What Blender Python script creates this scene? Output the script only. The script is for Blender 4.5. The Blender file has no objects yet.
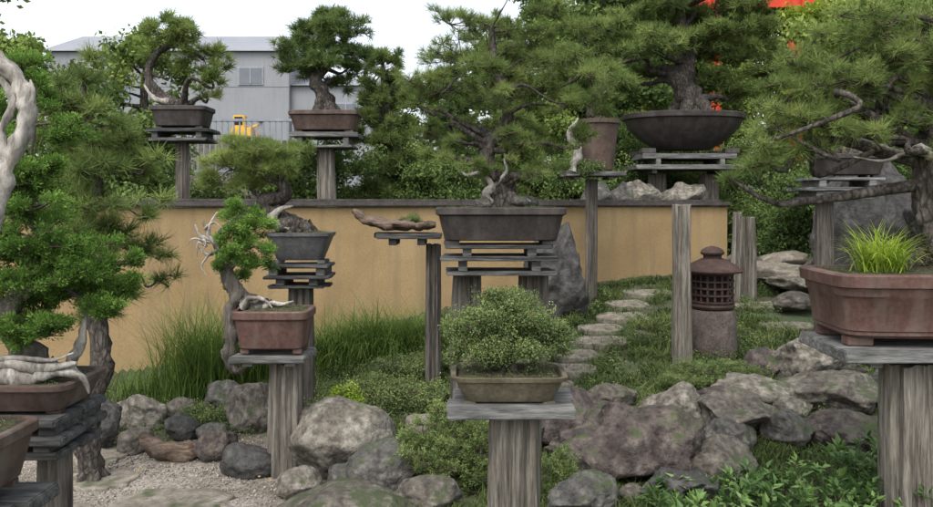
import bpy, bmesh, math, random
import numpy as np
from mathutils import Vector, noise, Matrix
rng=np.random.default_rng(11); random.seed(11)
scene=bpy.context.scene
COL=scene.collection

# ------------------------------------------------------------------ materials
def base_mat(name):
    m=bpy.data.materials.new(name); m.use_nodes=True
    nt=m.node_tree; nt.nodes.clear()
    out=nt.nodes.new('ShaderNodeOutputMaterial'); b=nt.nodes.new('ShaderNodeBsdfPrincipled')
    nt.links.new(b.outputs[0],out.inputs[0])
    return m,nt,b,out
def ramp(nt,cols,src,lo=0.3,hi=0.7):
    r=nt.nodes.new('ShaderNodeValToRGB'); e=r.color_ramp.elements
    while len(e)<len(cols): e.new(0.5)
    for i,c in enumerate(cols):
        e[i].position=lo+(hi-lo)*i/(len(cols)-1); e[i].color=(*c,1)
    nt.links.new(src,r.inputs[0]); return r
def mapped(nt,scale):
    tc=nt.nodes.new('ShaderNodeTexCoord'); mp=nt.nodes.new('ShaderNodeMapping')
    mp.inputs['Scale'].default_value=scale
    nt.links.new(tc.outputs['Object'],mp.inputs[0]); return mp.outputs[0]
def tex_noise(nt,vec,scale,detail=6,rough=.6,dist=0):
    n=nt.nodes.new('ShaderNodeTexNoise'); n.inputs['Scale'].default_value=scale
    n.inputs['Detail'].default_value=detail; n.inputs['Roughness'].default_value=rough
    n.inputs['Distortion'].default_value=dist
    nt.links.new(vec,n.inputs['Vector']); return n.outputs['Fac']
def mixc(nt,f,a,b,mode='MIX'):
    m=nt.nodes.new('ShaderNodeMix'); m.data_type='RGBA'; m.blend_type=mode
    if isinstance(f,float): m.inputs[0].default_value=f
    else: nt.links.new(f,m.inputs[0])
    for v,i in ((a,6),(b,7)):
        if isinstance(v,tuple): m.inputs[i].default_value=(*v,1)
        else: nt.links.new(v,m.inputs[i])
    return m.outputs[2]
def surf(name,cols,scale=6,stretch=(1,1,1),rough=.8,bump=.3,bs=40,dist=.01,fine=.5,moss=None,mossamt=.55,spec=.3,crack=0,lo=.32,hi=.68,dirt=None):
    m,nt,b,out=base_mat(name)
    v=mapped(nt,stretch)
    n1=tex_noise(nt,v,scale,5,.65,.4); r=ramp(nt,cols,n1,lo,hi)
    n2=tex_noise(nt,v,bs,4,.7)
    r2=ramp(nt,[(1-fine,)*3,(1,1,1)],n2,.35,.62)
    col=mixc(nt,1.0,r.outputs[0],r2.outputs[0],'MULTIPLY')
    h=n2
    if crack:
        vo=nt.nodes.new('ShaderNodeTexVoronoi'); vo.feature='DISTANCE_TO_EDGE'
        vo.inputs['Scale'].default_value=crack; nt.links.new(v,vo.inputs['Vector'])
        rc=ramp(nt,[(.5,)*3,(1,1,1)],vo.outputs[0],0,.2)
        col=mixc(nt,1.0,col,rc.outputs[0],'MULTIPLY')
        ad=nt.nodes.new('ShaderNodeMath'); ad.operation='ADD'
        nt.links.new(rc.outputs[0],ad.inputs[0]); nt.links.new(n2,ad.inputs[1]); h=ad.outputs[0]
    if dirt:   # rain streaks: noise stretched vertically
        v3=mapped(nt,(3.5,3.5,.35)); nd=tex_noise(nt,v3,2.2,5,.6); rd=ramp(nt,[(0,0,0),(1,1,1)],nd,.50,.78)
        col=mixc(nt,rd.outputs[0],col,dirt)
    if moss:
        v2=mapped(nt,(1,1,1)); nm=tex_noise(nt,v2,5,5,.65)
        g=nt.nodes.new('ShaderNodeNewGeometry'); sp=nt.nodes.new('ShaderNodeSeparateXYZ')
        nt.links.new(g.outputs['Normal'],sp.inputs[0])
        ma=nt.nodes.new('ShaderNodeMath'); ma.operation='MULTIPLY_ADD'; ma.inputs[1].default_value=.18
        nt.links.new(sp.outputs[2],ma.inputs[0]); nt.links.new(nm,ma.inputs[2])
        rm=ramp(nt,[(0,0,0),(1,1,1)],ma.outputs[0],mossamt,mossamt+.12)
        col=mixc(nt,rm.outputs[0],col,moss)
    nt.links.new(col,b.inputs['Base Color'])
    b.inputs['Roughness'].default_value=rough
    b.inputs['Specular IOR Level'].default_value=spec
    if bump:
        bp=nt.nodes.new('ShaderNodeBump'); bp.inputs['Strength'].default_value=bump; bp.inputs['Distance'].default_value=dist
        nt.links.new(h,bp.inputs['Height']); nt.links.new(bp.outputs[0],b.inputs['Normal'])
    return m
def leafmat(name,c0,c1,c2,trans=.3,rough=.5,cheap=True,g=(1.22,1.16,.98)):
    m,nt,b,out=base_mat(name)
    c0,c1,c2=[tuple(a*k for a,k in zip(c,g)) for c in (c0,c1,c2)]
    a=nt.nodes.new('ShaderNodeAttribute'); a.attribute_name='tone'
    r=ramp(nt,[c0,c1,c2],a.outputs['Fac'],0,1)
    if cheap:
        nt.nodes.remove(b); b=nt.nodes.new('ShaderNodeBsdfDiffuse'); nt.links.new(r.outputs[0],b.inputs[0])
    else:
        nt.links.new(r.outputs[0],b.inputs['Base Color']); b.inputs['Roughness'].default_value=rough
        b.inputs['Specular IOR Level'].default_value=.35
    if trans==0:
        nt.links.new(b.outputs[0],out.inputs[0]); return m
    t=nt.nodes.new('ShaderNodeBsdfTranslucent'); nt.links.new(r.outputs[0],t.inputs[0])
    mx=nt.nodes.new('ShaderNodeMixShader'); mx.inputs[0].default_value=trans
    nt.links.new(b.outputs[0],mx.inputs[1]); nt.links.new(t.outputs[0],mx.inputs[2])
    nt.links.new(mx.outputs[0],out.inputs[0]); return m
ONE=(1,1,1)
M={}
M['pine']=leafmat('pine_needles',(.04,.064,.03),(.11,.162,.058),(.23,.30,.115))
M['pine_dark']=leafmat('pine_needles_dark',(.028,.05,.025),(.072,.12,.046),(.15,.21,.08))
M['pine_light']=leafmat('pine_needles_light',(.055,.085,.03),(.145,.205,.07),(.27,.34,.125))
M['juniper']=leafmat('juniper_scales',(.035,.075,.022),(.11,.21,.05),(.24,.38,.11),.35)
M['azalea']=leafmat('azalea_leaves',(.04,.064,.026),(.10,.15,.055),(.21,.27,.11),cheap=False)
M['broad']=leafmat('broad_leaves',(.03,.065,.024),(.075,.145,.048),(.16,.26,.09),cheap=False)
M['maple']=leafmat('maple_leaves',(.10,.15,.02),(.26,.34,.05),(.45,.48,.10),.45,g=ONE)
M['back']=leafmat('background_leaves',(.032,.055,.025),(.08,.13,.05),(.155,.22,.08))
M['backlight']=leafmat('background_leaves_light',(.05,.08,.028),(.12,.18,.058),(.24,.32,.10))
M['grass']=leafmat('grass_blades',(.028,.052,.016),(.075,.13,.036),(.17,.24,.075))
M['cover']=leafmat('mondo_grass_blades',(.022,.036,.017),(.062,.095,.038),(.19,.235,.105))
M['ygrass']=leafmat('golden_grass',(.12,.2,.02),(.30,.42,.05),(.48,.58,.12),.4,g=ONE)
M['litter']=leafmat('fallen_leaves',(.10,.06,.03),(.22,.14,.06),(.36,.27,.10),.1,g=ONE)
M['flower']=surf('flower_red',[(.6,.06,.03),(.7,.09,.04)],bump=0)
M['bark']=surf('pine_bark',[(.05,.042,.035),(.10,.085,.072),(.17,.15,.13)],16,(1,1,.45),.95,1,50,.01,.6,crack=30)
M['twig']=surf('twig_bark',[(.06,.045,.035),(.14,.11,.085)],20,bump=0)
M['drift']=surf('brown_driftwood',[(.07,.05,.036),(.15,.108,.078),(.24,.18,.135)],9,(.4,2,2),.9,.9,30,.01,.6)
M['dead']=surf('bleached_deadwood',[(.17,.15,.125),(.35,.325,.285),(.52,.49,.44)],12,(1,1,.3),.85,.8,40,.008,.6)
M['wood']=surf('weathered_wood_vertical',[(.085,.075,.06),(.195,.175,.145),(.31,.285,.24)],5,(6,6,.45),.9,.9,14,.01,.6)
M['woodd']=surf('dark_wood_vertical',[(.055,.048,.04),(.13,.115,.097),(.21,.19,.165)],5,(6,6,.45),.9,.9,14,.01,.55)
M['plank']=surf('weathered_plank',[(.075,.076,.073),(.16,.16,.152),(.26,.255,.24)],4,(.8,7,7),.85,.8,10,.006,.6)
M['plankd']=surf('dark_plank',[(.035,.036,.035),(.085,.086,.083),(.155,.152,.146)],4,(.8,7,7),.8,.8,10,.006,.6)
M['clay']=surf('brown_clay',[(.055,.036,.029),(.09,.058,.046),(.13,.088,.07)],5,rough=.6,bump=.35,bs=45,dist=.004,fine=.35,spec=.35,dirt=(.12,.105,.09))
M['claydark']=surf('dark_clay',[(.028,.023,.021),(.048,.04,.036),(.075,.064,.058)],5,rough=.55,bump=.35,bs=45,dist=.004,fine=.35,spec=.35,dirt=(.08,.072,.064))
M['clayred']=surf('red_clay',[(.075,.04,.033),(.115,.062,.05),(.16,.095,.078)],5,rough=.6,bump=.35,bs=45,dist=.004,fine=.35,spec=.35,dirt=(.15,.115,.095))
M['claygrey']=surf('grey_glaze_clay',[(.07,.07,.072),(.115,.117,.118),(.16,.16,.16)],5,rough=.5,bump=.3,bs=45,dist=.004,fine=.35,dirt=(.06,.06,.058))
M['clayolive']=surf('olive_clay',[(.085,.07,.045),(.14,.12,.08),(.20,.175,.125)],5,rough=.6,bump=.3,bs=45,dist=.004,fine=.4,dirt=(.08,.075,.05))
M['soil']=surf('soil_moss',[(.03,.025,.018),(.07,.06,.035),(.07,.10,.03)],25,rough=.95,bump=.9,bs=90,dist=.01)
M['stucco']=surf('tan_stucco',[(.29,.20,.098),(.35,.245,.122),(.395,.282,.148)],1.3,rough=.92,bump=.3,bs=60,dist=.004,fine=.18,dirt=(.24,.175,.10))
M['coping']=surf('coping_tile',[(.06,.055,.05),(.12,.105,.095)],8,rough=.7,bump=.3,bs=60)
M['rpale']=surf('pale_rock',[(.09,.08,.064),(.20,.182,.15),(.34,.315,.27)],6,rough=.9,bump=.9,bs=26,dist=.018,fine=.6,moss=(.055,.066,.032),mossamt=.66)
M['rwarm']=surf('warm_grey_rock',[(.065,.056,.046),(.135,.12,.10),(.24,.22,.185)],6,rough=.9,bump=.9,bs=26,dist=.018,fine=.6,moss=(.05,.062,.03),mossamt=.64)
M['rgrey']=surf('grey_rock',[(.052,.05,.045),(.11,.105,.095),(.21,.20,.18)],6,rough=.85,bump=.9,bs=26,dist=.018,fine=.6,moss=(.045,.06,.025),mossamt=.63)
M['rbrown']=surf('brown_rock',[(.042,.034,.03),(.10,.082,.073),(.21,.175,.155)],5,rough=.85,bump=1,bs=20,dist=.025,fine=.65,moss=(.045,.062,.022),mossamt=.64)
M['rdark']=surf('dark_rock',[(.03,.029,.027),(.068,.066,.062),(.125,.122,.115)],4,rough=.85,bump=1,bs=18,dist=.02,fine=.55,moss=(.03,.045,.02),mossamt=.7)
M['step']=surf('stepping_stone',[(.14,.122,.095),(.23,.205,.165),(.32,.29,.24)],7,rough=.9,bump=.6,bs=40,dist=.008,fine=.5,moss=(.06,.07,.035),mossamt=.70)
M['pebble']=leafmat('pebbles',(.11,.095,.08),(.25,.225,.19),(.42,.385,.335),0,g=ONE)
M['iron']=surf('rusted_iron',[(.03,.018,.014),(.055,.031,.024),(.085,.05,.038)],9,rough=.7,bump=.4,bs=60,dist=.003)
M['stone']=surf('lantern_stone',[(.06,.046,.038),(.10,.08,.068),(.145,.12,.103)],8,rough=.9,bump=.5,bs=50,dist=.006)
M['black']=surf('dark_interior',[(.01,.01,.01),(.02,.02,.02)],bump=0)
M['verm']=surf('vermilion_paint',[(.50,.035,.015),(.62,.055,.02)],2,rough=.5,bump=.05,fine=.1)
M['white']=surf('white_plaster',[(.6,.6,.58),(.75,.75,.73)],2,rough=.8,bump=0,fine=.1)
M['cladding']=surf('grey_cladding',[(.21,.22,.235),(.25,.26,.275)],.3,rough=.7,bump=0,fine=.1,dirt=(.18,.19,.205))
M['roof']=surf('grey_roof',[(.20,.21,.23),(.24,.25,.27)],.5,rough=.6,bump=0,fine=.1)
M['glass']=surf('window_glass',[(.11,.125,.14),(.14,.155,.175)],1,rough=.15,bump=0,fine=0)
M['metal']=surf('galvanised_metal',[(.20,.22,.25),(.30,.32,.36)],5,rough=.4,bump=0,fine=.1)
M['yellow']=surf('yellow_paint',[(.55,.33,.04),(.65,.40,.06)],5,rough=.5,bump=0,fine=.2)
M['orange']=surf('orange_plastic',[(.6,.14,.03),(.65,.17,.04)],5,rough=.5,bump=0,fine=.05)

# ------------------------------------------------------------------ mesh helpers
def build(name,parts,mats,smooth=False,parent=None,loc=(0,0,0)):
    """parts: list of (V,F,tone or None,matindex)"""
    parts=[p for p in parts if len(p[0])]
    me=bpy.data.meshes.new(name)
    V=np.concatenate([p[0] for p in parts]).astype(np.float32)
    tone=np.concatenate([np.full(len(p[0]),.5) if p[2] is None else np.asarray(p[2]) for p in parts]).astype(np.float32)
    loops=[];tot=[];mi=[];o=0
    for p in parts:
        F=np.asarray(p[1],dtype=np.int64); loops.append((F+o).ravel()); tot.append(np.full(len(F),F.shape[1])); mi.append(np.full(len(F),p[3])); o+=len(p[0])
    loops=np.concatenate(loops).astype(np.int32); tot=np.concatenate(tot).astype(np.int32); mi=np.concatenate(mi).astype(np.int32)
    st=np.zeros(len(tot),dtype=np.int32); st[1:]=np.cumsum(tot)[:-1]
    me.vertices.add(len(V)); me.vertices.foreach_set('co',V.ravel())
    me.loops.add(len(loops)); me.loops.foreach_set('vertex_index',loops)
    me.polygons.add(len(tot)); me.polygons.foreach_set('loop_start',st); me.polygons.foreach_set('loop_total',tot)
    for m in mats: me.materials.append(m)
    me.polygons.foreach_set('material_index',mi)
    me.polygons.foreach_set('use_smooth',np.full(len(tot),smooth))
    at=me.attributes.new('tone','FLOAT','POINT'); at.data.foreach_set('value',tone)
    me.update(calc_edges=True); me.validate()
    ob=bpy.data.objects.new(name,me); COL.objects.link(ob); ob.location=loc
    if parent: ob.parent=parent
    return ob
def grp(name,loc):
    e=bpy.data.objects.new(name,None); e.empty_display_size=.1; e.location=loc; COL.objects.link(e); return e
def box(name,c,s,mat,bev=.004,parent=None,rotz=0,jit=0,rot=None):
    bm=bmesh.new(); bmesh.ops.create_cube(bm,size=1)
    for v in bm.verts: v.co=Vector((v.co.x*s[0]+random.uniform(-jit,jit),v.co.y*s[1]+random.uniform(-jit,jit),v.co.z*s[2]+random.uniform(-jit,jit)*.25))
    if bev: bmesh.ops.bevel(bm,geom=bm.edges[:],offset=bev,segments=2,affect='EDGES')
    me=bpy.data.meshes.new(name); bm.to_mesh(me); bm.free(); me.materials.append(mat)
    ob=bpy.data.objects.new(name,me); COL.objects.link(ob); ob.location=c
    ob.rotation_euler=rot if rot else (0,0,rotz)
    if parent: ob.parent=parent
    return ob
def cat(pts,n):
    P=np.array(pts,float); P=np.vstack([2*P[0]-P[1],P,2*P[-1]-P[-2]]); out=[]
    for i in range(1,len(P)-2):
        t=np.linspace(0,1,n,endpoint=False)[:,None]
        a,b,c,d=P[i-1],P[i],P[i+1],P[i+2]
        out.append(.5*((2*b)+(-a+c)*t+(2*a-5*b+4*c-d)*t**2+(-a+3*b-3*c+d)*t**3))
    out.append(P[-2][None]); return np.vstack(out)
def tube(P,seg=10,rough=.15,freq=8,ridges=0,twist=0):
    n=len(P); C=P[:,:3]; R=np.maximum(P[:,3],.0008)
    T=np.gradient(C,axis=0); T/=np.linalg.norm(T,axis=1)[:,None]+1e-9
    u=np.cross(T[0],[.3,.9,.1]); u/=np.linalg.norm(u)
    V=[]
    th=np.linspace(0,2*np.pi,seg,endpoint=False)
    for i in range(n):
        u=u-T[i]*np.dot(u,T[i]); u/=np.linalg.norm(u)+1e-9; w=np.cross(T[i],u)
        rr=np.ones(seg)
        if ridges: rr+=.18*np.cos(ridges*th+twist*i)
        ring=C[i]+R[i]*rr[:,None]*(np.cos(th)[:,None]*u+np.sin(th)[:,None]*w)
        if rough:
            for k in range(seg):
                q=noise.noise(Vector(ring[k]*freq))+.5*noise.noise(Vector(ring[k]*freq*2.7))
                ring[k]=C[i]+(ring[k]-C[i])*(1+rough*q*1.6)
        V.append(ring)
    V.append(C[:1]); V.append(C[-1:]); V=np.vstack(V)
    F=[]
    for i in range(n-1):
        for k in range(seg):
            a=i*seg+k;b=i*seg+(k+1)%seg; F.append((a,b,b+seg,a+seg))
    tris=[]
    for k in range(seg):
        tris.append((n*seg,(k+1)%seg,k)); tris.append((n*seg+1,(n-1)*seg+k,(n-1)*seg+(k+1)%seg))
    return V,np.array(F),np.array(tris)
def sticks(A,B,ra,rb,bend=.12):
    A=np.asarray(A);B=np.asarray(B); N=len(A)
    if N==0: return np.zeros((0,3)),np.zeros((0,4),int)
    D=B-A; L=np.linalg.norm(D,axis=1)[:,None]+1e-9; D=D/L
    r=rng.normal(size=(N,3)); u=np.cross(D,r); u/=np.linalg.norm(u,axis=1)[:,None]+1e-9; w=np.cross(D,u)
    Mi=(A+B)/2+u*L*bend*rng.uniform(-1,1,(N,1))+np.array([0,0,-1])*L*bend*.4
    ra=np.broadcast_to(ra,(N,)); rb=np.broadcast_to(rb,(N,))
    rings=[]
    for C,rr in ((A,ra),(Mi,(ra+rb)/2),(B,rb)):
        for k in range(3):
            a=k*2*np.pi/3
            rings.append(C+rr[:,None]*(np.cos(a)*u+np.sin(a)*w))
    V=np.stack(rings,1).reshape(-1,3)
    f=[]
    for i in range(2):
        for k in range(3):
            a=i*3+k;b=i*3+(k+1)%3; f.append((a,b,b+3,a+3))
    F=(np.array(f)[None]+np.arange(N)[:,None,None]*9).reshape(-1,4)
    return V,F

# ---- tuft templates (unit size)
def unit(v): return v/(np.linalg.norm(v,axis=-1,keepdims=True)+1e-9)
def t_needles(n,w,lo=8,hi=95,base=.45,lr=(.75,1.1)):
    th=np.radians(rng.uniform(lo,hi,n)); ph=rng.uniform(0,2*np.pi,n)
    d=np.stack([np.sin(th)*np.cos(ph),np.sin(th)*np.sin(ph),np.cos(th)],1)
    b=np.zeros((n,3)); b[:,2]=rng.uniform(-base,.1,n)
    sd=unit(np.cross(d,rng.normal(size=(n,3))))*w/2
    tip=b+d*rng.uniform(*lr,n)[:,None]; tip[:,2]-=.08*np.sin(th)
    V=np.stack([b-sd,b+sd,tip+sd*.3,tip-sd*.3],1).reshape(-1,3)
    F=np.arange(n)[:,None]*4+np.array([[0,1,2,3]])
    t=np.repeat(rng.uniform(-.14,.14,n),4)
    return V,F,t
def t_jun(n,w=.11):
    z=rng.uniform(-.5,.6,n); ph=rng.uniform(0,2*np.pi,n); rad=rng.uniform(0,.45,n)*(1-.5*np.abs(z))
    b=np.stack([rad*np.cos(ph),rad*np.sin(ph),z],1)
    d=unit(np.stack([np.cos(ph)*.8,np.sin(ph)*.8,np.full(n,.8)],1)+rng.normal(size=(n,3))*.35)
    l=rng.uniform(.25,.5,n)[:,None]; sd=unit(np.cross(d,rng.normal(size=(n,3))))*w/2
    V=np.stack([b,b+d*l*.5+sd,b+d*l,b+d*l*.5-sd],1).reshape(-1,3)
    F=np.arange(n)[:,None]*4+np.array([[0,1,2,3]])
    return V,F,np.repeat(rng.uniform(-.15,.15,n)+z*.15,4)
def t_leaf(n,l=.4,w=.22,up=.5):
    b=unit(rng.normal(size=(n,3)))*rng.uniform(.2,1,n)[:,None]**.6
    nn=unit(rng.normal(size=(n,3))+np.array([0,0,up])+b*.5)
    d=unit(np.cross(nn,rng.normal(size=(n,3)))); s=np.cross(nn,d)
    V=np.stack([b-d*l/2,b-d*l*.05+s*w/2-nn*w*.1,b+d*l/2-nn*l*.12,b-d*l*.05-s*w/2-nn*w*.1],1).reshape(-1,3)
    F=np.arange(n)[:,None]*4+np.array([[0,1,2,3]])
    return V,F,np.repeat(rng.uniform(-.2,.2,n),4)
T={'pine':[t_needles(34,.045) for _ in range(5)],
   'pinethin':[t_needles(40,.034) for _ in range(5)],
   'pinefar':[t_needles(24,.08) for _ in range(5)],
   'jun':[t_jun(54) for _ in range(5)],
   'leaf':[t_leaf(26) for _ in range(5)],
   'small':[t_leaf(30,.30,.17,.9) for _ in range(5)],
   'maple':[t_leaf(26,.34,.30) for _ in range(5)]}
def scatter(kind,pos,dr,scale,tone,mi=0):
    parts=[]; pos=np.asarray(pos); N=len(pos)
    var=rng.integers(0,len(T[kind]),N)
    dr=unit(dr); x=unit(np.cross(dr,rng.normal(size=(N,3)))); y=np.cross(dr,x)
    for k,(tv,F,tt) in enumerate(T[kind]):
        s=var==k; n=s.sum()
        if n==0: continue
        sc=scale[s][:,None,None]
        V=pos[s][:,None]+sc*(tv[None,:,0:1]*x[s][:,None]+tv[None,:,1:2]*y[s][:,None]+tv[None,:,2:3]*dr[s][:,None])
        tn=(tone[s][:,None]+tt[None]).clip(0,1).ravel(); off=(np.arange(n)*len(tv))[:,None,None]
        parts.append((V.reshape(-1,3),(F[None]+off).reshape(-1,F.shape[1]),tn,mi))
    return parts

def padfoliage(pads,s,L,c,kind,depth,up=.55,sub=.45,tonebase=.3,flat=.85):
    P=[];D=[];Tn=[];A=[];B=[];cent=[];A1=[];B1=[]
    for p in pads:
        dx,dz,rx,rz=p[:4]; dy=p[4] if len(p)>4 else rng.uniform(-1,1)*depth
        c0=np.array([dx,dy,dz])*s; rad=np.array([rx,rx*flat,rz])*s
        area=math.pi*(rad[0]*rad[2]+rad[0]*rad[1]); N=max(6,int(c*area/L**2))
        K=max(3,int(N/12)+2)
        u=unit(rng.normal(size=(K,3))); sc=c0+u*rad*rng.uniform(.3,1.05,(K,1))
        idx=rng.integers(0,K,N); v=unit(rng.normal(size=(N,3))); v[:,2]=np.where(rng.random(N)<.75,np.abs(v[:,2]),v[:,2])
        off=v*rad*sub*rng.uniform(.3,1,(N,1)); q=sc[idx]+off
        rel=(q-c0)/rad
        P.append(q); D.append(rel*np.array([1,1,.6])*.8+v*.5+np.array([0,0,up])+rng.normal(size=(N,3))*.25)
        sh=rng.uniform(-.2,.2,K)
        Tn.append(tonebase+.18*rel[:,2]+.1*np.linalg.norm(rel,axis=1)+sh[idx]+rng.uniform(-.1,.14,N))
        cent.append(c0); A.append(np.repeat(c0[None],K,0)); B.append(sc); A1.append(sc[idx]); B1.append(q)
    P=np.vstack(P);D=np.vstack(D);Tn=np.concatenate(Tn).clip(0,1)
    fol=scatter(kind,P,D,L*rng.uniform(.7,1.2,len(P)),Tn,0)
    return fol,cent,(np.vstack(A),np.vstack(B)),(np.vstack(A1),np.vstack(B1))

def bonsai(name,loc,s,trunk,pads,L=.07,c=2.2,kind='pine',mat='pine',depth=30,up=.55,bark='bark',tonebase=.3,sub=.45,tw=.0035,limb=.25,deads=None,seg=12,ridges=3,rmax=.5):
    e=grp(name,loc)
    tp=cat([(a*s,b*s,cz*s,r*s) for a,b,cz,r in trunk],7)
    parts=[]
    V,Q,Tt=tube(tp,seg,.28,1.2/(trunk[0][3]*s+.02),ridges,.25); parts+= [(V,Q,None,0),(V,Tt,None,0)]
    r0=trunk[0][3]*s
    for k in range(5):
        a=k*1.257+.4; b0=tp[0,:3]
        rp=cat([(b0[0]+math.cos(a)*r0*.4,b0[1]+math.sin(a)*r0*.4,b0[2]+r0*.9,r0*.5),(b0[0]+math.cos(a)*r0*1.2,b0[1]+math.sin(a)*r0*1.2,b0[2]+r0*.15,r0*.35),(b0[0]+math.cos(a)*r0*2,b0[1]+math.sin(a)*r0*2,b0[2]-r0*.25,r0*.12)],4)
        V,Q,Tt=tube(rp,7,.2,30); parts+=[(V,Q,None,0)]
    fol,cent,(A,B),(A1,B1)=padfoliage(pads,s,L,c,kind,depth,up,sub,tonebase)
    for c0 in cent:
        dz=tp[:,2]-c0[2]
        d=np.linalg.norm((tp[:,:3]-c0)*np.array([1,1,1.3]),axis=1)+np.where(dz>0,dz*1.5,0)
        i=int(np.argmin(d)); a=tp[i,:3]; r=max(tp[i,3]*rmax,tw*2)
        ln=np.linalg.norm(c0-a)
        mid=(a+c0)/2+rng.normal(size=3)*ln*.12+np.array([0,0,.06*ln])
        q3=a*.3+c0*.7+rng.normal(size=3)*ln*.12
        bp=cat([(*a,r),(*mid,r*limb*2),(*q3,r*limb*1.5),(*c0,max(tw,r*limb))],5)
        V,Q,Tt=tube(bp,7,.25,40); parts.append((V,Q,None,0))
    V,F=sticks(A,B,tw*1.5,tw); parts.append((V,F,None,1))
    V,F=sticks(A1,B1,tw*.8,tw*.5); parts.append((V,F,None,1))
    build('trunk',parts,[M[bark],M['twig']],True,e)
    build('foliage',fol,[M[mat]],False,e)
    if deads:
        dp=[]
        for d in deads:
            V,Q,Tt=tube(cat([(a*s,b*s,cz*s,r*s) for a,b,cz,r in d],6),9,.3,1.0/(d[0][3]*s+.01),3,.4); dp+=[(V,Q,None,0),(V,Tt,None,0)]
        build('deadwood',dp,[M['dead']],True,e)
    return e

def loft(rings):
    n=len(rings[0]); V=np.vstack(rings); F=[]
    for i in range(len(rings)-1):
        for k in range(n):
            a=i*n+k;b=i*n+(k+1)%n; F.append((a,b,b+n,a+n))
    return V,np.array(F)
def pot(parent,w,d,h,mat,e=8,prof=None,z0=None,rotz=0,feet=True,dx=0,dy=0,soil=True):
    """rim at z=0 of parent, pot hangs to -h"""
    N=96; th=np.linspace(0,2*np.pi,N,endpoint=False)
    ct,st=np.cos(th),np.sin(th); rr=(np.abs(ct)**e+np.abs(st)**e)**(-1/e); ox,oy=ct*rr,st*rr
    if prof is None: prof=[(0,.84),(.03,.87),(.45,.93),(.74,.965),(.78,1.0),(.80,1.02),(.97,1.02),(1,1.0),(1,.93),(.93,.92),(.85,.91)]
    if z0 is None: z0=-h
    ft=.12*h if feet else 0
    m=min(w,d)
    rings=[]
    for z,k in prof:
        off=(1-k)*m*.5*1.6
        rings.append(np.stack([ox*(w/2-off),oy*(d/2-off),np.full(N,z0+ft+z*(h-ft))],1))
    V,F=loft(rings); nb=len(V)
    V=np.vstack([V,[[0,0,z0+ft]]]); cap=np.array([(nb,(k+1)%N,k) for k in range(N)])
    c,s_=math.cos(rotz),math.sin(rotz)
    def R(V): 
        o=V.copy(); o[:,0]=V[:,0]*c-V[:,1]*s_+dx; o[:,1]=V[:,0]*s_+V[:,1]*c+dy; return o
    ob=build('pot',[(R(V),F,None,0),(R(V),cap,None,0)],[mat],True,parent)
    try: ob.data.set_sharp_from_angle(angle=math.radians(35))
    except Exception: pass
    if feet:
        for sx in (-1,1):
            for sy in (-1,1):
                p=R(np.array([[sx*(w/2-.2*m),sy*(d/2-.2*m)*.9,0]]))[0]
                box('foot',(p[0],p[1],z0+ft*.5+.001),(w*.12,d*.12,ft*1.02),mat,.004,parent,rotz)
    if soil:
        rs=[]
        for k,zz in ((.93,-.12*h),(.8,-.03*h),(.5,.03*h),(.15,.05*h),(.01,.05*h)):
            rs.append(np.stack([ox*w/2*k,oy*d/2*k,np.full(N,z0+h+zz)+rng.uniform(-.004,.004,N)],1))
        V,F=loft(rs); build('soil',[(R(V),F,None,0)],[M['soil']],True,parent)
        n=int(260*w); wx=rng.uniform(-.42,.42,n)*w; wy=rng.uniform(-.42,.42,n)*d
        q=R(np.stack([wx,wy,np.full(n,z0+h*.99)],1))
        build('moss_sprigs',scatter('small',q,np.tile([0,0,1.0],(n,1)),rng.uniform(.008,.022,n),rng.uniform(.1,.7,n)),[M['azalea']],False,parent)
    return ob
def post(parent,x,y,z0,z1,r,mat,seg=28,lean=0,square=False,name='post'):
    n=16; th=np.linspace(0,2*np.pi,seg,endpoint=False); sd=rng.uniform(0,100)
    rings=[]
    for i in range(n+1):
        t=i/n; z=z0+(z1-z0)*t
        rad=[]
        for a in th:
            q=noise.noise(Vector((math.cos(a)*1.6+sd,math.sin(a)*1.6,z*1.0)))*.28+noise.noise(Vector((math.cos(a)*5+sd,math.sin(a)*5,z*.8)))*.16
            k=1.0
            if square: k=1/(abs(math.cos(a))**6+abs(math.sin(a))**6)**(1/6)*.92
            rad.append(r*k*(1+q+.08*(1-t)))
        rad=np.array(rad)
        for cidx in (3,11,17,20,23):
            rad[cidx]*=.80
        rings.append(np.stack([x+lean*t+rad*np.cos(th),y+rad*np.sin(th),np.full(seg,z)+ (rng.uniform(-.008,.008,seg) if i==n else 0)],1))
    rings.append(np.stack([x+lean+(rings[-1][:,0]-x-lean)*.01,y+(rings[-1][:,1]-y)*.01,np.full(seg,z1)],1))
    V,F=loft(rings)
    ob=build(name,[(V,F,None,0)],[mat],True,parent)
    try: ob.data.set_sharp_from_angle(angle=math.radians(40))
    except Exception: pass
    return ob
def stand(name,x,y,ztop,w,d,layers,zb,pr,pmat='wood',bmat='plank',rotz=0,px=0,py=0,square=False,posts=None):
    e=grp(name,(x,y,0)); z=ztop
    for i,(k,t,sc) in enumerate(layers):
        if k=='b':
            nb=2 if d>.25 else 1
            for j in range(nb):
                yy=(j-(nb-1)/2)*d*sc/nb; o=Vector((random.uniform(-.02,.02),yy,0)); o.rotate(Matrix.Rotation(rotz,3,'Z'))
                box('board',(o.x,o.y,z-t/2-.0005*j),(w*sc,d*sc/nb-.006,t),M[bmat],.005,e,rotz+random.uniform(-.015,.015),.009)
        else:
            for sx in (-.36,.36):
                o=Vector((sx*w*sc,0,0)); o.rotate(Matrix.Rotation(rotz,3,'Z'))
                box('cleat',(o.x,o.y,z-t/2),(.06,d*.85,t-.001),M[bmat],.003,e,rotz)
        z-=t
    for (a,b) in (posts or [(px,py)]):
        post(e,a,b,zb-.1,z,pr,M[pmat],square=square)
    return e

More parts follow.
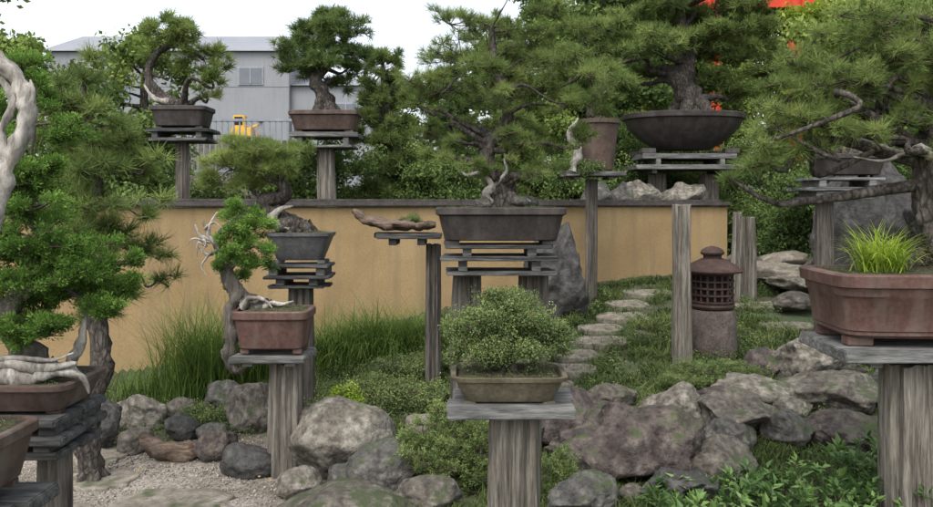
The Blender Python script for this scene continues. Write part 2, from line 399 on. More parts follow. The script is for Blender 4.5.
# ------------------------------------------------------------------ terrain
WA=np.array([-9.0,4.23]); WB=np.array([3.3,10.06])
wd=(WB-WA)/np.linalg.norm(WB-WA); wn=np.array([-wd[1],wd[0]])
def ss(a,b,x):
    t=np.clip((x-a)/(b-a),0,1); return t*t*(3-2*t)
def G(x,y):
    x=np.asarray(x,float); y=np.asarray(y,float)
    g=.72*np.clip((y-4.5)/5.0,0,1)*ss(-3.5,1.0,x)
    dist=(x-WA[0])*wn[0]+(y-WA[1])*wn[1]
    b=ss(0,.12,dist)*(1-ss(3.2,3.9,x))+ss(-.5,1.8,dist)*ss(3.2,3.9,x)
    return g*(1-b)+.85*b
def grav(x,y):
    x=np.asarray(x,float);y=np.asarray(y,float)
    edge=-.75+.2*np.sin(y*3)-.5*ss(4.5,5.3,y)
    return (1-ss(edge-.1,edge+.1,x))*(1-ss(5.15,5.35,y+.12*np.sin(x*5)))
gx=np.concatenate([[-3000,-800,-200,-60,-25],np.arange(-12,-4,.3),np.arange(-4,4.5,.06),np.arange(4.5,12,.3),[16,25,60,200,800,3000]])
gy=np.concatenate([[-600,-100,-20,-5,0,2],np.arange(2.5,11,.06),np.arange(11,20,.4),[25,40,80,200,800,4000]])
X,Y=np.meshgrid(gx,gy); Z=G(X,Y)
for i in range(Z.shape[0]):
    for j in range(Z.shape[1]):
        if abs(X[i,j])<12 and 2<Y[i,j]<20:
            Z[i,j]+=(.03*noise.noise(Vector((X[i,j]*2,Y[i,j]*2,0)))+.02*noise.noise(Vector((X[i,j]*6,Y[i,j]*6,0))))*(1-float(grav(X[i,j],Y[i,j]))*.8)
V=np.stack([X.ravel(),Y.ravel(),Z.ravel()],1); nx=len(gx); ny=len(gy)
I=np.arange(nx*ny).reshape(ny,nx); F=np.stack([I[:-1,:-1],I[:-1,1:],I[1:,1:],I[1:,:-1]],-1).reshape(-1,4)
m,nt,b,out=base_mat('ground_material')
v=mapped(nt,(1,1,1)); a=nt.nodes.new('ShaderNodeAttribute'); a.attribute_name='tone'
n1=tex_noise(nt,v,3,6,.65); r1=ramp(nt,[(.04,.034,.022),(.055,.062,.028),(.05,.08,.028)],n1)
vo=nt.nodes.new('ShaderNodeTexVoronoi'); vo.inputs['Scale'].default_value=75; nt.links.new(v,vo.inputs['Vector'])
r2=ramp(nt,[(.13,.115,.095),(.24,.215,.18),(.35,.32,.275)],vo.outputs['Color'],.1,.9)
nd=tex_noise(nt,v,1.6,5,.6); rd=ramp(nt,[(.55,.52,.48),(1,1,1)],nd,.38,.6); g2=mixc(nt,1.0,r2.outputs[0],rd.outputs[0],'MULTIPLY')
cc=mixc(nt,a.outputs['Fac'],r1.outputs[0],g2); nt.links.new(cc,b.inputs['Base Color']); b.inputs['Roughness'].default_value=.95
bp=nt.nodes.new('ShaderNodeBump'); bp.inputs['Strength'].default_value=.7; bp.inputs['Distance'].default_value=.01
nt.links.new(vo.outputs['Distance'],bp.inputs['Height']); nt.links.new(bp.outputs[0],b.inputs['Normal'])
build('ground',[(V,F,grav(X,Y).ravel(),0)],[m],True)

N=9000; px=rng.uniform(-3.2,-.4,N); py=rng.uniform(3.2,5.4,N); k=grav(px,py)>.5; px,py=px[k],py[k]; n=len(px)
octv=np.array([(1,0,0),(-1,0,0),(0,1,0),(0,-1,0),(0,0,1),(0,0,-1)],float); octf=np.array([(0,2,4),(2,1,4),(1,3,4),(3,0,4),(2,0,5),(1,2,5),(3,1,5),(0,3,5)])
sz=rng.uniform(.003,.009,(n,1,1))*rng.uniform(.6,1.2,(n,1,3)); C=np.stack([px,py,G(px,py)+.003],1)[:,None]
V=(C+octv[None]*sz+rng.normal(size=(n,6,3))*.0012).reshape(-1,3); F=(octf[None]+np.arange(n)[:,None,None]*6).reshape(-1,3)
build('gravel',[(V,F,np.repeat(rng.random(n),6),0)],[M['pebble']],True)
n=420; x=rng.uniform(-2.6,3.2,n); y=rng.uniform(3.9,6.2,n); z=G(x,y)+.012
T['one']=[t_leaf(1,1,.55,3) for _ in range(6)]
build('fallen_leaves',scatter('one',np.stack([x,y,z],1),np.tile([0,0,1.0],(n,1))+rng.normal(size=(n,3))*.2,rng.uniform(.012,.03,n),rng.random(n)),[M['litter']],False)

# ------------------------------------------------------------------ rocks
STY={'r':(8,.085,.70,.92,.8,.35),'m':(11,.11,.62,.88,.92,.5),'c':(13,.13,.56,.85,.96,.6)}
def rock(loc,w,d,h,mat,name='rock',rz=None,style='c',sink=.25,sub=5):
    cut,rough,lo,hi,kk,rg=STY[style]
    bm=bmesh.new(); bmesh.ops.create_icosphere(bm,subdivisions=sub,radius=1)
    pl=[(Vector(rng.normal(size=3)).normalized(),rng.uniform(lo,hi)) for _ in range(cut)]
    sd=Vector(rng.uniform(0,50,3))
    for v in bm.verts:
        p=v.co.copy()
        for nn,dd in pl:
            q=p.dot(nn)-dd
            if q>0: p-=nn*q*kk
        o=p.normalized()
        n3=noise.noise(p*9+sd)
        p+=o*(noise.noise(p*1.3+sd)*rough*1.7+noise.noise(p*3.5+sd)*rough*.7-abs(noise.noise(p*5+sd))*rough*rg+n3*rough*.35)
        v.co=Vector((p.x*w*.6,p.y*d*.6,p.z*h*.64))
    me=bpy.data.meshes.new(name); bm.to_mesh(me); bm.free(); me.materials.append(M[mat])
    me.polygons.foreach_set('use_smooth',[True]*len(me.polygons))
    ob=bpy.data.objects.new(name,me); COL.objects.link(ob)
    ob.location=(loc[0],loc[1],loc[2]+h*.5-h*sink*.5); ob.rotation_euler=(0,0,rng.uniform(-.5,.5) if rz is None else rz)
    return ob
R=[(-.74,4.72,.54,.42,'rpale','r'),(-.45,4.48,.42,.26,'rgrey','m'),(-.66,4.42,.22,.16,'rgrey','r'),(-2.28,5.6,.32,.24,'rpale','m'),(-2.1,5.1,.2,.15,'rwarm','r'),
(-2.4,5.2,.26,.32,'rdark','c'),(-1.8,5.95,.24,.24,'rgrey','m'),(-1.48,5.5,.34,.3,'rwarm','m'),(-1.54,4.95,.22,.2,'rbrown','m'),(-1.28,4.7,.3,.18,'rdark','r'),
(-.92,4.4,.22,.15,'rpale','r'),(-.2,4.2,.3,.17,'rwarm','r'),(-.62,4.05,.6,.17,'rwarm','r'),(.61,4.15,.34,.2,'rgrey','m'),(1.02,4.7,.82,.44,'rbrown','c'),(.72,4.75,.4,.26,'rbrown','c'),
(.74,5.1,.55,.36,'rbrown','c'),(1.44,4.6,.42,.25,'rwarm','m'),(1.8,5.2,.6,.3,'rwarm','c'),(1.40,5.35,.4,.27,'rpale','m'),(2.0,5.65,.55,.25,'rpale','m'),
(2.68,6.15,.6,.36,'rpale','c'),(2.62,5.6,.65,.3,'rwarm','c'),(2.03,5.05,.32,.22,'rgrey','m'),(2.4,5.0,.5,.22,'rbrown','m'),(2.35,6.3,.28,.2,'rbrown','r'),
(1.0,5.55,.4,.2,'rwarm','m'),(2.9,5.0,.5,.3,'rgrey','c'),(-.05,4.9,.3,.15,'rwarm','r'),(3.1,5.6,.5,.4,'rdark','c'),(1.15,4.3,.4,.2,'rdark','c'),
(1.62,4.95,.3,.22,'rgrey','m'),(.35,5.0,.4,.25,'rdark','c'),(1.75,5.55,.3,.2,'rbrown','m'),(-1.65,5.2,.2,.14,'rgrey','r'),(-1.9,5.35,.22,.16,'rdark','r'),(-2.05,5.75,.2,.16,'rwarm','r'),(-1.1,5.0,.2,.14,'rwarm','r'),(2.2,5.4,.25,.18,'rpale','m'),(1.25,4.95,.3,.2,'rbrown','m'),(1.3,4.35,.16,.1,'rpale','r'),(.9,4.3,.14,.09,'rwarm','r')]
for (x,y,w,h,mt,stl) in R: rock((x,y,float(G(x,y))),w,w*rng.uniform(.65,.9),h,mt,style=stl)
rock((.92,7.9,.40),.62,.5,.98,'rdark','standing_rock',0)
rock((4.15,8.4,.6),1.0,.8,1.75,'rdark','standing_rock',0)
rock((4.9,8.0,.6),1.0,.8,1.2,'rdark','standing_rock',0)
for (x,y,z,w,h,mt) in [(3.5,9.0,.72,.75,.24,'step'),(3.55,8.5,.68,.6,.16,'rpale'),(4.0,8.9,.75,.6,.30,'rwarm'),(3.2,9.3,.75,.5,.25,'rwarm'),(3.75,7.9,.62,.5,.2,'step'),(3.9,9.4,.8,.8,.24,'step'),(3.3,8.0,.55,.4,.16,'rwarm')]:
    rock((x,y,z),w,w*.8,h,mt,'rock',sub=4,style='m')
for (x,w) in [(1.6,.4),(2.2,.5),(2.75,.55),(3.05,.3),(1.9,.3)]:
    rock((x,float(np.interp(x,[-9,3.3],[4.23,10.06]))+.55,1.45),w,.4,.38,'rgrey' if w<.45 else 'rpale','rock',sink=0,sub=4)
def slab(x,y,w,d,t,mat,name='stepping_stone',rz=0,e=5,zo=.02,tilt=0,irr=.14):
    N=56; th=np.linspace(0,2*np.pi,N,endpoint=False); ct,st=np.cos(th),np.sin(th); rr=(np.abs(ct)**e+np.abs(st)**e)**(-1/e)
    rr*=1+irr*np.array([noise.noise(Vector((c*1.5+x*9,s*1.5+y*7,0)))+.4*noise.noise(Vector((c*4+x*9,s*4+y*7,0))) for c,s in zip(ct,st)])
    rs=[np.stack([ct*rr*w/2*k,st*rr*d/2*k,np.full(N,z)+rng.uniform(-.002,.002,N)],1) for k,z in ((1,-.1),(1,t-.012),(.985,t-.003),(.95,t),(.5,t+.003),(.01,t+.002))]
    V,F=loft(rs); ob=build(name,[(V,F,None,0)],[M[mat]],True,None,(x,y,float(G(x,y))+zo)); ob.rotation_euler=(tilt,0,rz)
for (x,y,w,d,r) in [(.82,6.35,.42,.20,.05),(.92,6.68,.38,.22,.2),(1.16,7.05,.50,.24,.0),(1.25,7.42,.40,.24,.25),(1.52,7.8,.50,.26,.1),(1.66,8.25,.42,.26,.3),(1.98,8.7,.54,.26,.1),(.64,6.0,.34,.2,.1),(3.0,8.2,.6,.25,.05),(3.0,7.5,.5,.2,0)]:
    slab(x,y,w,d,.02,'step',rz=r,tilt=.12,zo=.012)
for (x,y,w,d) in [(-1.55,4.25,.62,.38),(-2.15,4.6,.5,.32),(-1.95,4.0,.6,.4),(-1.0,3.95,.5,.35),(-2.3,5.0,.35,.25)]:
    slab(x,y,w,d,.02,'step',e=2.8,rz=rng.uniform(-.4,.4),zo=.0,irr=.35)
slab(-.22,5.2,.32,.24,.1,'step',e=2.5,irr=.3)
e=grp('driftwood_log',(-1.78,4.95,.03))
V,Q,Tt=tube(cat([(-.24,0,.14,.02),(-.16,0,.06,.055),(0,-.03,.04,.06),(.14,0,.05,.05),(.25,.05,.10,.02)],6),12,.35,12,3,.4)
build('log',[(V,Q,None,0),(V,Tt,None,0)],[M['drift']],True,e)

# ------------------------------------------------------------------ wall
L=np.linalg.norm(WB-WA); mid=(WA+WB)/2; ang=math.atan2(wd[1],wd[0])
e=grp('garden_wall',(mid[0],mid[1],0)); e.rotation_euler=(0,0,ang)
box('stucco_wall',(0,.1,.72),(L,.16,1.68),M['stucco'],.01,e)
box('wall_coping',(0,.1,1.59),(L+.04,.26,.05),M['coping'],.01,e)
k=int(L/.3)
for i in range(k):
    box('coping_tile',(-L/2+.15+i*.3,.1+random.uniform(-.004,.004),1.625),(.292,.2,.03),M['coping'],.008,e)

# ------------------------------------------------------------------ grasses and ground cover
def blades(pos,az,ln,bend,w,tone,k=4,lean0=.15):
    N=len(pos); d=np.stack([np.cos(az),np.sin(az),0*az],1); sd=np.stack([-np.sin(az),np.cos(az),0*az],1)
    rows=[]; p=np.array(pos,float); ang=np.full(N,lean0)*rng.uniform(.3,2,N); st=(ln/k)
    for i in range(k+1):
        ww=w*(1-(i/k)**1.5*.92)/2
        rows.append(np.stack([p-sd*ww[:,None],p+sd*ww[:,None]],1))
        p=p+d*(np.sin(ang)*st)[:,None]+np.array([0,0,1])*(np.cos(ang)*st)[:,None]; ang=ang+bend/k
    V=np.concatenate(rows,1).reshape(-1,3)
    f=np.array([(2*i,2*i+1,2*i+3,2*i+2) for i in range(k)]); F=(f[None]+np.arange(N)[:,None,None]*(2*k+2)).reshape(-1,4)
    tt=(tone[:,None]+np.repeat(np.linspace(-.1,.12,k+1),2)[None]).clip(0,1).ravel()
    return V,F,tt,0
def clumps(cx,cy,n_per,ln,bend,w,spread,tone=.45,zoff=0,**kw):
    cx=np.asarray(cx);cy=np.asarray(cy); n=len(cx)*n_per
    x=np.repeat(cx,n_per)+rng.normal(size=n)*spread; y=np.repeat(cy,n_per)+rng.normal(size=n)*spread
    az=rng.uniform(0,2*np.pi,n); t=np.repeat(rng.uniform(-.22,.22,len(cx))+tone,n_per)+rng.uniform(-.15,.15,n)
    ln=np.repeat(np.broadcast_to(ln,(len(cx),)),n_per)
    return blades(np.stack([x,y,G(x,y)+zoff],1),az,ln*rng.uniform(.6,1.15,n),bend*rng.uniform(.5,1.4,n),w*np.ones(n),t,**kw)
def nzf(x,y,f,z): return np.array([noise.noise(Vector((a*f,b_*f,z))) for a,b_ in zip(x,y)])
N=15000; x=rng.uniform(-1.9,4.6,N); y=rng.uniform(4.9,9.9,N)
dist=(x-WA[0])*wn[0]+(y-WA[1])*wn[1]
nz=nzf(x,y,1.4,3); n2=nzf(x,y,3.5,9)
k=(dist<-.12)&((x>-.9+.35*nz)|(y>5.9))&(nz>-.5)&(n2>-.36)&(~((x>3.0)&(y>7.4)&(nz>-.1)))
pc=.80+(y-6.35)*.46; k&=~((np.abs(x-pc)<.17)&(y>5.9)&(y<9.1)&(rng.random(N)<.85))
x,y,nz,n2=x[k],y[k],nz[k],n2[k]
build('mondo_grass',[clumps(x,y,10,.11*(1+.9*n2),1.9,.007,.03,.42+.5*n2+.35*nz,k=3,lean0=.5)],[M['cover']],False)
N=3000; x=rng.uniform(-1.2,3.6,N); y=rng.uniform(5.0,9.3,N); dist=(x-WA[0])*wn[0]+(y-WA[1])*wn[1]
n2=nzf(x,y,2.3,21); k=(dist<-.12)&(n2>.04)
pc=.80+(y-6.35)*.46; k&=~((np.abs(x-pc)<.22)&(y>5.9)&(y<9.1))
x,y=x[k],y[k]; n=len(x)
build('creeping_groundcover',scatter('small',np.stack([x,y,G(x,y)+rng.uniform(.02,.09,n)],1),np.tile([0,0,1.0],(n,1)),rng.uniform(.04,.075,n),rng.uniform(.15,.75,n)),[M['azalea']],False)
N=1700; x=rng.uniform(-.6,3.2,N); y=rng.uniform(4.0,5.3,N); k=nzf(x,y,2,8)>-.12
build('mondo_grass',[clumps(x[k],y[k],11,.11,1.4,.007,.03,.42,k=3,lean0=.4)],[M['cover']],False)
# moss and sprigs at the foot of the wall and around the left rocks
N=900; x=rng.uniform(-3.3,-.8,N); y=rng.uniform(5.2,6.9,N); dist=(x-WA[0])*wn[0]+(y-WA[1])*wn[1]; k=(dist<-.1)&(nzf(x,y,2.5,31)>-.25)
x,y=x[k],y[k]; n=len(x)
build('creeping_groundcover',scatter('small',np.stack([x,y,G(x,y)+rng.uniform(.01,.06,n)],1),np.tile([0,0,1.0],(n,1)),rng.uniform(.03,.06,n),rng.uniform(.1,.7,n)),[M['azalea']],False)
def grass_clump(name,cx,cy,n,ln,rad,w=.007,bend=1.3,mat='grass',tone=.5):
    x=cx+rng.normal(size=n)*rad; y=cy+rng.normal(size=n)*rad*.7; az=rng.uniform(0,2*np.pi,n)
    t=tone+rng.uniform(-.35,.35,n)
    o=np.stack([x,y,G(x,y)],1)
    build(name,[blades(o,az,ln*rng.uniform(.4,1.15,n),bend*rng.uniform(.4,1.4,n),w*np.ones(n),t,k=6,lean0=.14)],[M[mat]],False)
grass_clump('tall_grass',-2.08,6.35,1300,.88,.15)
grass_clump('tall_grass',-1.82,6.6,600,.75,.12)
grass_clump('tall_grass',-.98,7.0,1500,.66,.20,bend=2.1)
grass_clump('tall_grass',-.55,6.95,1100,.56,.17,bend=2.1)
grass_clump('tall_grass',-1.45,6.9,400,.42,.2,bend=2.0)
grass_clump('tall_grass',-2.6,6.4,220,.4,.15)
grass_clump('tall_grass',-.1,7.3,300,.3,.25,bend=2.0,tone=.4)

def shrub(name,loc,pads,s,L,c,kind,mat,depth=0,tonebase=.35,tw=.003,up=.6):
    e=grp(name,loc); fol,cent,(A,B),(A1,B1)=padfoliage(pads,s,L,c,kind,depth,up,.5,tonebase)
    base=np.zeros((len(cent),3)); base[:,0]=np.array(cent)[:,0]*.3
    p=[]; V,F=sticks(base,cent,tw*3,tw*2); p.append((V,F,None,0)); V,F=sticks(A,B,tw*1.5,tw); p.append((V,F,None,0)); V,F=sticks(A1,B1,tw,tw*.6); p.append((V,F,None,0))
    build('branches',p,[M['twig']],True,e); build('foliage',fol,[M[mat]],False,e); return e
shrub('low_juniper',(-.08,4.5,0),[(-10,14,22,12,0),(12,20,22,14,5),(0,30,18,12,5),(20,8,18,10,-8),(-18,24,12,10,4)],.01,.045,2.4,'jun','azalea',tonebase=.42)
shrub('low_juniper',(.48,4.35,0),[(0,12,16,12,0),(10,8,14,8,-5)],.01,.045,2.4,'jun','azalea')
shrub('low_shrub',(-1.05,5.6,.02),[(0,14,24,14,0),(24,20,22,14,5),(-22,10,20,10,0),(45,16,22,12,0)],.01,.05,2.0,'small','azalea',tonebase=.45)
shrub('low_shrub',(-.35,5.7,.05),[(0,12,24,12,0),(28,14,24,12,5),(-18,18,20,12,5)],.01,.05,2.0,'small','azalea',tonebase=.35)
shrub('yellow_leaved_shrub',(-.83,5.5,.1),[(0,18,8,6,0),(8,14,7,5,-4)],.01,.05,1.6,'leaf','ygrass',tonebase=.2)
shrub('low_shrub',(-1.9,5.6,0),[(0,12,18,10,0),(15,10,16,8,0)],.01,.05,2.0,'small','azalea')
shrub('low_shrub',(1.75,6.0,.2),[(0,10,25,9,0),(30,10,25,8,5),(-20,6,20,7,-8)],.01,.04,2.0,'jun','azalea')
shrub('low_shrub',(-.2,6.5,.2),[(0,10,30,10,0),(30,14,28,12,5),(-30,10,25,9,-8),(60,10,28,10,0)],.01,.05,2.0,'small','azalea',tonebase=.4)
T['broad']=[]
for _ in range(4):
    n=11; ph=rng.uniform(0,2*np.pi,n); el=rng.uniform(.15,1.0,n); l=rng.uniform(.7,1.1,n)
    d=np.stack([np.cos(ph)*np.cos(el),np.sin(ph)*np.cos(el),np.sin(el)],1); sd=np.stack([-np.sin(ph),np.cos(ph),0*ph],1)
    b0=np.zeros((n,3)); b0[:,2]=rng.uniform(-.6,.1,n)
    up=np.cross(sd,d)*-1
    pts=[b0+d*.12,b0+d*(l*.45)[:,None]+sd*.17+up*.04,b0+d*l[:,None]-np.array([0,0,.12]),b0+d*(l*.45)[:,None]-sd*.17+up*.04,b0+d*(l*.5)[:,None]-up*.03]
    V=np.stack(pts,1).reshape(-1,3); i=np.arange(n)[:,None]*5
    F=np.concatenate([i+np.array([[0,1,2,4]]),i+np.array([[0,4,2,3]])]); T['broad'].append((V,F,np.repeat(rng.uniform(-.2,.2,n),5)))
def broad_plants(name,xs,ys,hs,L):
    n=len(xs); pos=np.stack([xs,ys,G(xs,ys)+hs],1); dr=np.array([0,0,1.0])+rng.normal(size=(n,3))*.35
    p=scatter('broad',pos,dr,L*rng.uniform(.6,1.3,n),rng.uniform(.1,.85,n),0)
    gb=pos.copy(); gb[:,2]=G(xs,ys); V,F=sticks(gb,pos,.003,.002); p.append((V,F,None,1))
    build(name,p,[M['broad'],M['twig']],False)
n=520; x=rng.uniform(.95,2.9,n); y=rng.uniform(3.55,4.35,n); h=rng.uniform(.02,.26,n)*(.5+.8*ss(1.0,2.3,x)); broad_plants('broad_leaved_plants',x,y,h,.085)
n=90; x=rng.uniform(2.2,3.0,n); y=rng.uniform(4.2,4.7,n); broad_plants('broad_leaved_plants',x,y,rng.uniform(.05,.3,n),.08)

# ------------------------------------------------------------------ stands
stand('display_stand',.175,3.2,.822,.49,.34,[('b',.045,1)],0,.098,square=True,px=.02)
stand('display_stand',-1.125,4.7,.725,.42,.36,[('b',.035,1),('s',.02,.8)],0,.088,px=.06)
stand('display_stand',-1.138,5.5,1.185,.44,.34,[('b',.022,.95),('s',.05,1),('b',.022,1.0),('s',.045,.7),('b',.022,.85)],.05,.08,'woodd','plankd')
stand('display_stand',.22,5.5,1.32,.80,.42,[('b',.025,.9),('s',.05,.75),('b',.03,.98),('s',.07,.85),('b',.028,.92)],.15,.10,'woodd','plankd',posts=[(-.22,.05),(.25,.05)])
stand('display_stand',-.45,6.2,1.37,.50,.38,[('b',.04,1),('s',.05,.6)],.2,.058,'woodd','plankd',px=.19)
stand('display_stand',2.17,3.8,.95,1.0,.55,[('b',.055,1),('s',.03,.95)],0,.11,'wood','plank',posts=[(-.12,-.1),(.22,.1)],square=True)
stand('display_stand',1.33,8.5,1.93,.62,.45,[('b',.05,1),('s',.03,.8)],.5,.065,'woodd','plankd')
stand('display_stand',-2.94,8.3,2.36,.62,.45,[('b',.035,1),('s',.06,1),('b',.035,.95)],.8,.07,'woodd','plankd')
stand('display_stand',-1.58,9.0,2.38,.74,.5,[('b',.05,1),('s',.09,.95),('b',.03,.9)],.8,.1,'wood','plank')
stand('display_stand',2.92,10.8,2.25,1.45,.9,[('b',.07,.85),('s',.08,.8),('b',.06,1),('s',.05,.9)],.8,.12,'wood','plank',posts=[(-.35,0),(.35,0)])
stand('display_stand',3.25,7.0,1.82,.74,.45,[('b',.025,.85),('s',.06,.8),('b',.03,1),('s',.05,.9),('b',.025,.8)],.35,.075,'woodd','plank',px=-.12)
stand('display_stand',-1.66,3.0,.84,.48,.40,[('b',.03,1),('s',.035,1),('b',.03,.95),('s',.03,.9),('b',.03,.85)],0,.06,'woodd','plankd',px=.11)
stand('display_stand',-1.56,2.4,.70,.46,.4,[('b',.04,1)],0,.07,'woodd','plankd')
for (x,y,zt,r,mt,ln) in [(1.75,6.5,1.585,.068,'wood',0),(2.96,8.5,1.45,.10,'wood',0),(2.78,8.3,1.5,.05,'wood',.03)]:
    e=grp('wooden_post',(0,0,0)); post(e,x,y,float(G(x,y))-.1,zt,r,M[mt],lean=ln)

# ------------------------------------------------------------------ bonsai
BOWL=[(0,.55),(.06,.60),(.3,.80),(.6,.95),(.82,1.0),(.85,1.04),(.97,1.05),(1,1.02),(1,.96),(.9,.95),(.85,.94)]
e=bonsai('black_pine_bonsai',(.23,5.5,1.57),.006875,
 [(5,0,-2,15),(0,0,18,12),(-14,3,38,10),(-10,5,62,8),(6,0,85,6),(4,-5,115,5),(-5,0,145,4),(-8,0,180,2)],
 [(-60,112,38,24),(-75,80,28,16),(-40,150,35,24),(-12,187,35,20),(35,165,38,22),(75,148,32,22),(92,108,28,24),(45,118,35,20),(5,122,35,18),(82,72,25,12),(-30,84,25,12),(38,78,25,11),(-62,50,20,11),(-25,42,16,8),(45,40,18,9),(10,215,35,15),(55,200,30,16),(105,135,22,14),(20,150,30,18),(-85,105,18,12),
  (-10,105,30,16,-30),(20,60,20,9,-30),(-45,65,20,10,-25),(60,95,24,14,-30),(-20,135,28,16,-30),(50,140,28,16,-30),(5,70,18,8,-38),(-50,185,26,16,10),(85,180,22,14,5),(62,58,18,8,-10),(-5,36,16,7,-30),(30,30,14,7,-25)],
 .062,1.6,'pinethin','pine',45,deads=[[(-4,-8,-2,6),(-14,-9,12,4),(-8,-10,22,3),(-20,-10,34,2),(-34,-8,32,1.2),(-42,-8,42,.5)],[(-5,-10,22,2.4),(6,-10,36,1.6),(4,-8,48,.8),(12,-10,56,.4)],[(12,-6,-2,5),(22,-8,8,2.5),(30,-8,6,.7)]],tonebase=.44,limb=.26,rmax=.5)
pot(e,.86,.5,.25,M['claydark'])
for (a,b_,c_) in [(-.12,-.12,.03),(.14,-.1,.035),(.2,.05,.03)]:
    r=rock((0,0,0),.12,.1,.08,'rgrey','root_rock',sub=3); r.parent=e; r.location=(a,b_,c_)
# azalea
e=bonsai('azalea_bonsai',(.166,3.2,.932),.004,[(0,0,-2,9),(-3,2,8,7),(3,0,20,5),(0,0,40,3)],
 [(-38,35,26,20,0),(0,52,34,22,5),(38,38,26,20,0),(-18,20,26,14,-18),(20,20,26,14,-16),(0,36,40,24,12),(-48,20,16,12,0),(50,20,16,12,0),(0,66,22,12,0),(-22,50,22,16,-12),(24,52,22,16,-12),(-52,38,14,12,0),(54,40,13,12,4),(-10,74,10,8,2)],
 .03,2.6,'small','azalea',10,up=.5,tonebase=.38,tw=.0018,sub=.6)
pot(e,.43,.30,.115,M['clayolive'],prof=[(0,.80),(.1,.83),(.5,.92),(.8,.97),(.85,1.03),(1,1.05),(1,.97),(.9,.96),(.85,.95)])
fl=scatter('small',np.array([[.088,-.115,.235]]),np.array([[0,-1,.3]]),np.array([.011]),np.array([.5])); build('flower',fl,[M['flower']],False,e)
# left-centre pine
e=bonsai('pine_bonsai',(-1.138,5.5,1.40),.006875,
 [(0,0,-2,12),(-15,0,8,12),(-32,0,18,10),(-34,0,30,8),(-18,0,38,7),(-22,0,50,5),(-42,0,60,3.5),(-60,0,64,2)],
 [(-72,66,28,12),(-46,84,30,13),(-18,78,26,12),(-66,48,26,10),(-32,58,26,10),(-88,54,16,8),(-5,64,16,9),(-58,92,22,9),(0,84,16,8),(-36,72,26,12,-14),(-78,80,18,9)],
 .06,2.2,'pinethin','pine_light',22,tonebase=.42,deads=[[(-10,-8,2,6),(-28,-10,10,5),(-20,-10,22,3),(-6,-8,26,1)]])
pot(e,.43,.3,.213,M['claygrey'],prof=[(0,.72),(.05,.75),(.5,.88),(.85,.98),(.88,1.03),(1,1.04),(1,.95),(.9,.94),(.85,.93)])
# juniper on left post
e=bonsai('juniper_bonsai',(-1.125,4.7,.983),.005875,
 [(-10,0,-2,9),(-28,0,6,8),(-40,0,20,7),(-50,0,45,6),(-58,0,68,4),(-45,0,85,3),(-32,0,92,2)],
 [(-35,78,22,20),(-18,62,18,18),(-30,98,14,10),(-42,45,18,10),(-8,45,10,8),(-50,20,8,5),(-38,30,16,9),(-25,82,20,14),(-44,60,16,12,-10),(-30,48,16,10,-10)],
 .045,2.2,'jun','juniper',12,tonebase=.32,bark='woodd',deads=[[(-10,-8,0,4),(-2,-9,6,3),(10,-8,5,1.6),(20,-8,8,.6)],[(-55,-4,60,3),(-64,-6,72,2),(-70,-6,88,.8)],[(-60,-4,68,2.4),(-72,-6,72,1.6),(-78,-6,84,.6)],[(-56,-6,58,2.6),(-66,-6,54,1.6),(-76,-6,62,.6)],[(-64,-6,72,1.8),(-62,-10,84,1.2),(-56,-6,96,.5)],[(-66,-6,62,1.6),(-74,-9,66,1),(-75,-9,52,.4)],[(-30,-10,2,4),(-22,-12,11,3),(-8,-12,10,1.6),(0,-12,2,.8)],[(-68,-8,80,1.4),(-58,-10,86,1),(-50,-10,80,.4)],[(-72,-6,72,1.2),(-66,-10,66,.9),(-70,-10,56,.4)],[(-62,-8,66,1.2),(-78,-10,70,.9),(-84,-10,64,.4)],[(-60,-8,58,1.2),(-70,-10,44,.8),(-66,-10,34,.4)]])
pot(e,.43,.32,.25,M['clayred'])
V,Q,Tt=tube(cat([(a*.005875,b_*.005875,z*.005875,r*.005875) for a,b_,z,r in [(-34,-4,16,5),(-43,-6,0,6),(-42,-6,-25,6.5),(-46,-4,-48,6),(-38,-2,-62,4),(-28,0,-58,1.5)]],6),12,.35,18,3,.4)
build('cascading_dead_trunk',[(V,Q,None,0),(V,Tt,None,0)],[M['woodd']],True,e)
# back left
e=bonsai('pine_bonsai',(-2.94,8.3,2.59),.0104,[(0,0,-2,8),(-15,0,6,7),(-30,0,18,5),(-34,0,38,4),(-22,0,58,3),(0,0,62,2.4),(20,0,48,1.6)],
 [(-20,70,26,12),(4,72,24,11),(24,52,20,11),(34,28,16,12),(-36,54,16,10),(5,50,18,8),(-12,84,16,8),(28,10,14,8),(16,36,14,8),(-30,84,14,7),(-44,30,12,8),(40,44,14,8),(-8,36,14,7)],.085,1.9,'pinefar','pine_light',20,tonebase=.32,deads=[[(-12,-6,4,4),(-26,-8,8,2.4),(-36,-8,22,.8)]])
pot(e,.57,.4,.23,M['claydark'])
# back centre-left
e=bonsai('pine_bonsai',(-1.58,9.0,2.62),.01125,[(0,0,-2,11),(-4,0,18,8),(-10,0,32,6),(2,0,50,5),(6,0,66,4),(-4,0,90,2)],
 [(-4,92,26,12),(18,82,24,12),(-24,68,24,12),(10,64,28,12),(-36,46,20,11),(26,44,22,11),(-12,42,24,10),(12,32,18,8),(-22,88,18,11),(36,62,15,10),(0,78,26,12,-8),(-38,62,14,9),(8,50,24,11,-12),(0,100,16,8)],.085,2.6,'pinefar','pine_dark',22,tonebase=.5)
pot(e,.76,.5,.24,M['clay'])
